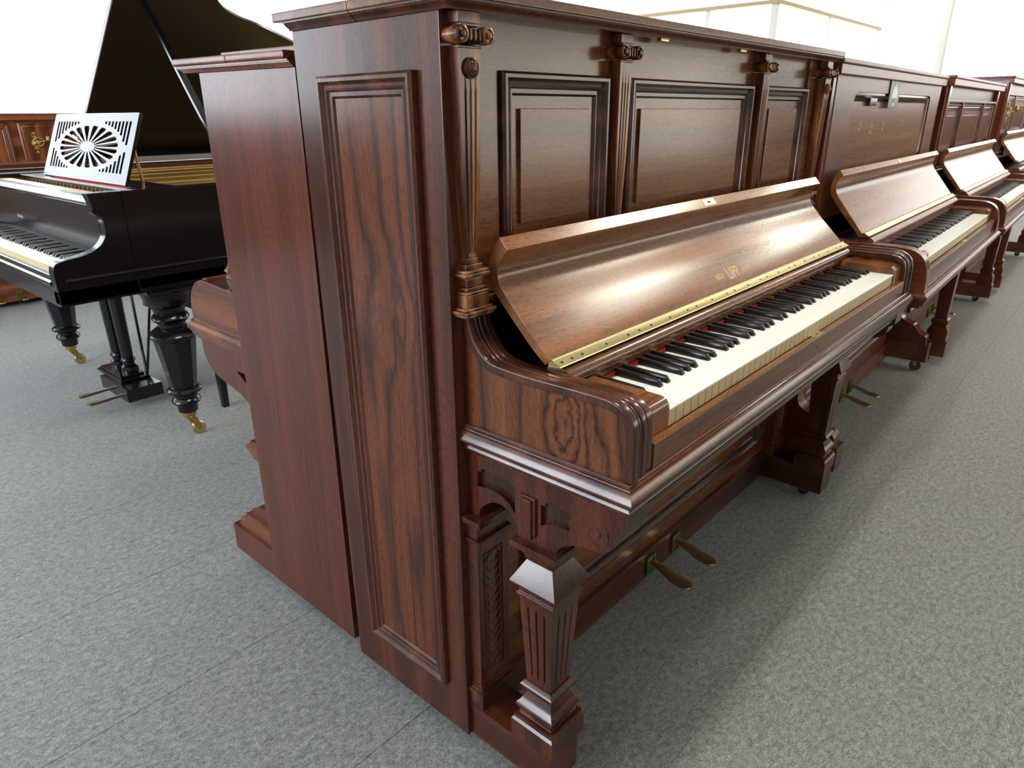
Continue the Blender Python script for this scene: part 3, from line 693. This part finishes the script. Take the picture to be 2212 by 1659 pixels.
    obj('bottom_rail', box(.030, W-.030, -.002, .020, .035, .120), wx, P, .002)
    if pedal: pedals(P, (xc-.065, xc+.065), -.004, .020)
    return P

# P2: one wide recessed panel with rounded shoulders and faded marquetry
def front_marquetry(P, W, H):
    r = .055; a, b, z0, z1 = .195, W-.195, .90, 1.232
    hole = [(a, z0), (b, z0), (b, z1-.02)]+arc(b-.02, z1-.02, .02, 0, 90, 5)+[(a+r, z1), (a+r*.6, z1-.010), (a+.01, z1-.05)]
    outer = [(.030, .86), (W-.030, .86), (W-.030, H-.03), (.030, H-.03)]
    f = obj('panel_frame', MB().plate(outer, [hole], 'y', -.002, .012), 'red_x', P)
    obj('panel_moulding', MB().frame((a-.004, b+.004, z0, z1+.004), [(0, .006), (.012, .008), (.02, .004), (.034, .001), (.034, -.002), (0, -.002)], 'y', .010), 'rose_dark', P)
    obj('veneer_panel', box(a+.02, b-.02, .0085, .0135, z0, z1-.02), 'marq', P)
    # four faint boxwood flower sprays inlaid in the panel
    for cx, cz, s in ((.36, 1.13, .030), (.50, 1.12, .034), (.65, 1.125, .024), (.93, 1.135, .026)):
        sp = MB()
        for k in range(5):
            t = R(90+k*72); px, pz = cx+.45*s*math.cos(t), cz+.45*s*math.sin(t)
            sp.prism([(px+.26*s*math.cos(R(j*45)), pz+.22*s*math.sin(R(j*45))) for j in range(8)], 'y', .0078, .0090)
        o = obj('inlay_flower', sp, 'inlay', P); o['kind'] = 'stuff'
        obj('inlay_stem', MB().tube([(cx, .0083, cz-.4*s), (cx-.3*s, .0083, cz-1.6*s), (cx+.1*s, .0083, cz-3*s)], .0008, 5), 'inlay', P)
    obj('music_ledge', box(.40, .48, -.004, .012, 1.192, 1.216), 'rose_dark', P, .003)
upright('marquetry mahogany upright piano directly beyond the large rosewood one', (1.506, -.012, 0), R(1.4), 1.50, .345, 1.316, 'red_z', 'red_x', 'mahog_y', front_marquetry, base='ogee', lid_front=.022)

def front_three(P, W, H):
    for a, b in ((.09, .46), (.50, W-.50), (W-.46, W-.09)):
        obj('panel_moulding', MB().frame((a, b, .90, H-.115), FRAME_P, 'y', .0145), 'rose_dark', P)
        obj('raised_panel', box(a+.05, b-.05, .0085, .0145, .93, H-.17), 'red_z', P, .002)
    for c in (.48, W-.48): obj('stile', box(c-.018, c+.018, -.004, .014, .88, H-.11), 'red_z', P, .003)
    obj('panel_ledge', box(.06, W-.06, -.006, .014, H-.112, H-.100), 'red_x', P, .002)
    for x0, x1 in ((.030, .075), (W-.075, W-.030)): obj('corner_stile', box(x0, x1, -.008, .014, .86, H-.030), 'red_z', P, .004)
upright('three-panel mahogany upright piano standing third in the row', (3.085, .018, 0), R(1.5), 1.63, .42, 1.322, 'red_z', 'red_x', 'mahog_y', front_three, base='leg', lid_front=.03)

def sconce(P, x, z, y=.012):
    s = obj('candle_sconce', MB().lathe([(.004, y), (.022, y), (.024, y-.004), (.014, y-.008), (.008, y-.012), (.003, y-.016)], (x, z), 20, 'y'), 'brass_old', P)
    lf = MB()
    for sg in (1, -1):
        lf.lathe([(.001, y), (.015, y), (.012, y-.005), (.002, y-.007)], (x, z+sg*.035), 12, 'y'); lf.lathe([(.001, y), (.010, y), (.008, y-.004), (.002, y-.006)], (x, z+sg*.058), 10, 'y')
        for k in (-1, 1): lf.tube([(x, y-.003, z+sg*.030), (x+k*.018, y-.004, z+sg*.045), (x+k*.010, y-.003, z+sg*.066)], [.004, .003, .001], 6)
    o = obj('sconce_plate', lf, 'brass_old', s); o['kind'] = 'stuff'
    pth = [(x+.014+.030*math.cos(R(a)), y-.012-.0004*a*.1, z+.005+.026*math.sin(R(a))) for a in range(180, -181, -20)]
    obj('sconce_arm', MB().tube(pth+[(x+.062, y-.045, z+.012)], .004, 8), 'brass_old', s)
    obj('candle_cup', MB().lathe([(.006, z+.008), (.020, z+.014), (.022, z+.017), (.010, z+.018), (.010, z+.040), (.008, z+.040)], (x+.062, y-.045), 14), 'brass_old', s)

def front_sconces(P, W, H):
    front_three(P, W, H)
    for x in (.30, W-.30): sconce(P, x, 1.16)
upright('tall upright piano with brass sconces at the far end of the row', (4.955, .055, 0), R(1.0), 1.75, .42, 1.378, 'red_z', 'red_x', 'mahog_y', front_sconces, base='leg', lid_front=.03, fz=.035)

# P6: back to back with the rosewood piano, only its end shows
def front_blank(P, W, H):
    obj('panel_moulding', MB().frame((.15, W-.15, .92, H-.08), FRAME_P, 'y', .0145), 'mahog_x', P)
ARM6 = [(0, .832), (-.012, .812), (-.034, .799), (-.073, .800), (-.122, .802), (-.174, .804), (-.208, .801), (-.241, .786), (-.267, .756), (-.276, .720), (-.276, .66)]
upright('plain mahogany upright piano standing back to back with the rosewood one', (1.498, .742, 0), math.pi, 1.48, .346, 1.284, 'mahog_z', 'mahog_x', 'mahog_y', front_blank, base='console', arm=ARM6, lid_ov=.018, lid_front=.075, tilt=R(-.8), lid_back=.005)

# P7: walnut upright below the windows, behind the grand
def front_walnut(P, W, H):
    for a, b in ((.08, .45), (.50, W-.50), (W-.45, W-.08)):
        obj('panel_moulding', MB().frame((a, b, .88, H-.06), [(i*1.2, h) for i, h in FRAME_P], 'y', .0145), 'walnut_z', P)
        obj('veneer_panel', box(a+.04, b-.04, .0125, .0150, .91, H-.09), 'walnut_z', P)
    for x in (.37, W-.37): sconce(P, x, 1.03)
upright('walnut upright piano with brass candle sconces under the windows', (-.32, 4.76, 0), 0, 1.50, .46, 1.212, 'walnut_z', 'walnut_x', 'walnut_z', front_walnut, base='leg', lid_front=.03, fz=-.09)

# plastic sleeve hanging over the second piano
def sleeve():
    t = thing('plastic_sleeve', 'grey plastic price sleeve with white slip hanging from the marquetry piano lid', 'price tag', (2.19, .0015, 1.186), R(1.4))
    obj('pocket', MB().box(-.066, .066, -.0030, .0, 0., .088), 'sleeve', t, .001)
    q = lambda z, a, b: [(a, -.0038, z), (b, -.0038, z), (b, -.0028, z), (a, -.0028, z)]
    obj('slip', MB().loft([q(.032, -.040, .040), q(.056, -.036, .030), q(.070, -.022, .012), q(.082, -.010, .0)]), 'paper', t)
    obj('red_mark', box(-.012, .012, -.0038, -.0028, .018, .026), 'red_print', t); obj('white_mark', MB().lathe([(.006, -.0028), (.006, -.0038)], (0, .010), 16, 'y'), 'paper', t)
sleeve()

# ------------------------------------------------------------------ grand piano
def grand():
    O = Vector((.85, 2.515, 0)); P = thing('grand_piano', 'black ebonised grand piano with raised lid and pierced music desk', 'piano', O)
    def G(name, mb, mat, bev=0., seg=2, parent=P, **k): return obj(name, mb.xform(lambda p: p-O), mat, parent, bev, seg, **k)
    Y0, Y1 = 1.72, 3.31
    base = [(.18, Y0), (.40, Y0)]+smooth_curve([(.60, Y0), (.71, Y0+.045), (.82, Y0+.19), (.92, Y0+.365), (1.03, Y0+.49), (1.22, Y0+.585), (1.42, Y0+.665), (1.70, Y0+.80), (1.93, Y0+1.00), (2.08, Y0+1.25), (2.07, Y0+1.44), (1.98, Y0+1.545), (1.83, Y1)], 5)+[(1.0, Y1), (.18, Y1)]
    def outline(d=0.): return offset(base, d) if d else list(base)
    o0, o1, o2 = outline(0), outline(.045), outline(.055)
    G('rim', MB().prism(o0+o1[::-1], 'z', .635, .957), 'lacq', .002)
    G('inner_rim', MB().prism(outline(.0455)+o2[::-1], 'z', .80, .950), 'mahog_x')
    path = [(x, y) for x, y in o0]
    G('rim_bead', MB().tube([(-.036, Y0-.001, .699)]+[(x, y-.001, .700) for x, y in o0[:22]], .0055, 8), 'lacq')
    lowm = [(0, .668), (.004, .667), (.009, .660), (.010, .654), (.006, .647), (.010, .640), (.010, .626), (.002, .620), (0, .620)]
    G('rim_moulding', MB().sweep(lowm, [(-.062, Y1), (-.062, Y0)]+path[1:-1]+[(-.0619, Y1)], False).xform(lambda p: p), 'lacq')
    # arms (cheeks)
    armo = [(-.062, .625), (-.062, .728), (-.058, .746), (-.049, .756)]+smooth_curve([(-.026, .763), (.023, .769), (.060, .779), (.087, .794), (.104, .815), (.110, .836), (.111, .861), (.105, .881), (.085, .895)], 3)+[(.087, .926), (.079, .957), (.1795, .957), (.1795, .625)]
    for a, b in ((Y0, Y0+.045), (Y1-.045, Y1)): G('arm', MB().prism(armo, 'y', a, b), 'lacq', .003, 2)
    G('key_bed', box(-.056, .35, Y0+.01, Y1-.01, .622, .668), 'lacq', .002)
    G('key_slip', MB().prism([(-.060, .640), (-.060, .680), (-.066, .684), (-.066, .694), (-.058, .699), (-.056, .705), (-.060, .709), (-.060, .716), (-.053, .719), (-.040, .719), (-.040, .640)], 'y', Y0+.045, Y1-.045), 'lacq', .0025, 2)
    kb = keyboard(P, 0, -.0, .745, 52, (0, 0, 0), 0); kb.location = Vector((-.048, 1.779+52*NAT, 0))-O; kb.rotation_euler = (0, 0, -math.pi/2)
    G('key_block', box(-.05, .1, 1.781+52*NAT, Y1-.045, .66, .765), 'lacq', .003)
    nb = G('name_board', MB().prism([(.095, .745), (.108, .800), (.112, .913), (.135, .913), (.135, .745)], 'y', Y0+.045, Y1-.045), 'lacq', .003)
    cr = MB()
    for k in range(4):
        y = 2.60+k*.018; cr.tube([(.1085-.0005, y, .805), (.1105, y+.006, .825), (.1090, y+.012, .812), (.1100, y+.016, .820)], .0012, 5)
    o = G('gilt_script', cr, 'gilt', parent=nb); o['kind'] = 'stuff'
    G('front_rail', MB().prism([(.097, .912), (.094, .922), (.098, .930), (.110, .931), (.112, .937), (.150, .937), (.150, .912)], 'y', Y0+.045, Y1-.045), 'lacq', .002)
    # iron plate, strings, music desk
    ip = outline(.058)
    G('iron_plate', MB().prism(ip, 'z', .895, .905), 'gold')
    for y, x0, x1 in ((2.05, .5, .74), (2.30, .5, .92), (2.55, .5, 1.50), (2.80, .5, 1.75), (3.02, .5, 1.88)): G('plate_bar', box(x0, x1, y-.012, y+.012, .905, .930), 'gold', .004)
    G('plate_flange', MB().plate(ip, [[(max(x, .225), y) for x, y in outline(.11)]], 'z', .905, .928), 'gold', .003)
    st = MB()
    for k in range(60): st.tube([(.47, 1.9+k*.021, .926), (min(.76+.024*k, 1.85), 1.9+k*.0213, .926)], .0007, 3)
    o = G('strings', st, 'wire'); o['kind'] = 'stuff'
    pn = MB()
    for k in range(90): pn.lathe([(.0035, .905), (.0035, .926)], (.30+.02*(k % 3), 1.85+k*.015), 6)
    o = G('tuning_pins', pn, 'wire'); o['kind'] = 'stuff'
    G('desk_shelf', MB().box(.265, .46, 1.90, 3.13, .930, .941), 'lacq', .003)
    for a in (1.775, 3.14): G('desk_side', box(.15, .47, a, a+.11, .928, .946), 'lacq', .003)
    G('desk_felt', box(.296, .318, 2.00, 2.80, .9405, .9420), 'felt_red')
    # pierced desk: local u along -y (0..w), v up the slope
    w, h = .92, .272
    def slot(u0, u1, v0, v1): return [(u0, v0), (u1, v0), (u1, v1), (u0, v1)]
    holes = []; cu, cv_ = w/2, h*.50; EX, EY = .358, .101
    n = 24; v0, v1 = .042, h-.034
    for k in range(n):
        u = .055+(w-.11)*(k+.5)/n; hw = (w-.11)/n*.27
        cy = .010
        du = max(0, abs(u-cu)-hw); top = EY*math.sqrt(1-(du/EX)**2) if du < EX else 0
        for (a, b) in ((v0, cv_-cy-.004), (cv_+cy+.004, v1)):
            if top:
                if a < cv_: b = min(b, cv_-top)
                else: a = max(a, cv_+top)
            if b-a > .006: holes.append(slot(u-hw, u+hw, a, b))
    nsp = 20
    for k in range(nsp):
        c = 2*math.pi*(k+.5)/nsp; ha = math.pi/nsp
        q = []
        for r_, wdt in ((.25, .25), (.86, .62), (.96, .58)): q.append((r_, c-ha*wdt))
        q.append((1., c-ha*.35)); q.append((1., c+ha*.35))
        for r_, wdt in ((.96, .58), (.86, .62), (.25, .25)): q.append((r_, c+ha*wdt))
        holes.append([(cu+.315*r_*math.cos(t), cv_+.085*r_*math.sin(t)) for r_, t in q])
    dk = MB().plate([(0, 0), (w, 0), (w-.012, h), (.012, h)], holes, 'x', 0, .012)
    B, Tp = Vector((.318, 0, .944)), Vector((.425, 0, 1.200)); up = (Tp-B).normalized(); nr = Vector((up.z, 0, -up.x))
    dk = dk.xform(lambda p: B+Vector((0, 2.97-p.y, 0))+up*p.z+nr*p.x)
    G('music_desk', dk, 'lacq', .001, 1)
    G('desk_strut', MB().tube([(.43, 2.2, 1.08), (.44, 2.2, .943)], .006, 8), 'brass_old'); G('desk_strut', MB().tube([(.43, 2.8, 1.08), (.44, 2.8, .943)], .006, 8), 'brass_old')
    # lid
    th = R(37.3); H0 = Vector((0, 3.29, .985))
    def lidpt(X, s, t=0): return Vector((X, H0.y-s*math.cos(th)+t*math.sin(th), H0.z+s*math.sin(th)+t*math.cos(th)))
    lo = [(.565, 0), (.565, 1.57), (.72, 1.57)]+smooth_curve([(.74, 1.555), (.85, 1.30), (.99, 1.075), (1.22, .955), (1.42, .885), (1.70, .75), (1.95, .55), (2.10, .32), (2.10, .12), (2.0, 0)], 4)
    lo = [(.565, 0), (.565, 1.60)]+smooth_curve([(.68, 1.60), (.78, 1.48), (.88, 1.25), (.99, 1.075), (1.10, 1.005), (1.22, .965), (1.42, .885), (1.70, .75), (1.95, .55), (2.10, .32), (2.12, .12), (2.06, 0)], 4)
    ld = MB().prism(lo, 'z', 0, .018).xform(lambda p: lidpt(p.x, p.y, p.z))
    lid = G('lid', ld, 'lacq', .002)
    G('lid_flap', MB().prism([(.569, .0), (.569, 1.59), (.66, 1.59), (.78, 1.44), (.90, 1.16), (1.0, 1.03), (1.0, .0)], 'z', .020, .036).xform(lambda p: lidpt(p.x, p.y, p.z)), 'lacq', .002, parent=lid)
    G('lid_edge_strip', MB().prism([(.5635, .0), (.5635, 1.60), (.566, 1.60), (.566, .0)], 'z', .004, .014).xform(lambda p: lidpt(p.x, p.y, p.z)), 'mahog_x', parent=lid)
    tp = lidpt(.70, 1.005, -.004); bt = Vector((.605, 1.765, .957)); dr = (tp-bt).normalized()
    sx = Vector((1, 0, 0)); sy = dr.cross(sx).normalized()
    stk = MB().loft([[tuple(c+sx*a*wd+sy*b*.008) for a, b in ((-1, -1), (1, -1), (1, 1), (-1, 1))] for c, wd in ((bt, .016), (bt+(tp-bt)*.5, .014), (tp, .010))])
    G('prop_stick', stk, 'lacq', .002)
    # legs
    def leg(x, y, z):
        top = MB().lathe([(.098, .622), (.098, .590), (.086, .575), (.080, .555), (.082, .540), (.070, .535), (.060, .523), (.056, .512), (.052, .503), (.062, .492), (.066, .482), (.060, .472), (.048, .462), (.047, .452), (.062, .443), (.080, .430), (.086, .419), (.082, .408), (.072, .400), (.070, .394)], (x, y), 28)
        g = G('leg', top, 'lacq', parent=P)
        G('leg_shaft', MB().lathe([(.0745, .396), (.0730, .385), (.0480, .204)], (x, y), 8, rot=math.pi/8), 'lacq', .002, parent=g)
        G('leg_foot', MB().lathe([(.046, .206), (.056, .203), (.063, .195), (.062, .187), (.050, .181), (.042, .174), (.042, .166), (.050, .158), (.054, .149), (.050, .140), (.040, .134), (.038, .128), (.036, .104), (.030, .100)], (x, y), 28), 'lacq', parent=g)
        G('leg_plinth', MB().square([(.105, .622), (.105, .605), (.098, .595), (.090, .585)][::-1], (x, y)), 'lacq', .002, parent=g)
        c = G('caster', MB().lathe([(.026, .104), (.026, .084), (.022, .080), (.018, .076), (.012, .070)], (x, y), 18), 'brass_old', parent=P)
        wr = .0270; wx, wy = x+.022, y-.014
        G('caster_wheel', MB().lathe([(.008, -.010), (wr*.86, -.010), (wr, -.007), (wr, .007), (wr*.86, .010), (.008, .010)], (wx, wr), 20, 'y').xform(lambda p: p+Vector((0, wy, 0))), 'brass', parent=c)
        for sg in (-1, 1): G('caster_fork', MB().prism([(x-.016, .078), (x+.016, .078), (wx+.010, wr-.004), (wx-.006, wr-.008)], 'y', wy+sg*.0125-.0018, wy+sg*.0125+.0018), 'brass_old', .0008, parent=c)
        return g
    leg(.316, 1.868, 0); leg(.306, 3.165, 0); leg(1.80, 2.95, 0)
    # pedal lyre
    for y in (2.49, 2.61):
        x = .34
        G('lyre_column', MB().lathe([(.034, .622), (.034, .60), (.026, .585), (.022, .57), (.030, .555), (.036, .540), (.030, .525), (.022, .515), (.022, .49), (.032, .475), (.034, .465), (.030, .455), (.028, .44), (.0270, .40), (.024, .18), (.030, .172), (.031, .165), (.024, .158), (.024, .148), (.034, .138), (.036, .125), (.036, .112)], (x, y), 16), 'lacq')
    G('lyre_box', MB().box(.245, .395, 2.30, 2.60, .035, .092).box(.262, .385, 2.40, 2.68, .092, .104).box(.275, .375, 2.43, 2.67, .104, .114), 'lacq', .003)
    for tx, ty in ((.455, 2.62), (.585, 2.62)): G('lyre_brace', MB().tube([(tx, ty, .630), (.392, 2.45, .085)], .006, 8), 'black')
    for y in (2.345, 2.47):
        m = MB().loft([[(px, y+wd*math.cos(a*math.pi/5), pz+hh*math.sin(a*math.pi/5)) for a in range(10)] for px, pz, wd, hh in ((.27, .062, .011, .006), (.22, .062, .012, .006), (.17, .060, .014, .006), (.135, .060, .021, .005), (.112, .060, .021, .005), (.100, .060, .010, .004))])
        G('pedal', m, 'brass', parent=P)
grand()

def bench():
    t = thing('piano_bench', 'black bench with square tapered legs beneath the grand piano', 'bench', (.80, 2.20, 0))
    for sx in (-1, 1):
        for sy in (-1, 1): obj('leg', MB().loft([[(sx*.262+a*h, sy*.165+b*h, z) for a, b in ((-1, -1), (1, -1), (1, 1), (-1, 1))] for z, h in ((0, .013), (.42, .021))]), 'lacq', t, .0015)
    obj('apron', MB().frame((-.28, .28, -.18, .18), [(0, 0), (.02, 0), (.02, .08), (0, .08)], 'z', .42, 1).xform(lambda p: p), 'lacq', t, .002)
    obj('seat', box(-.29, .29, -.19, .19, .50, .54), 'lacq', t, .012, 3)
bench()
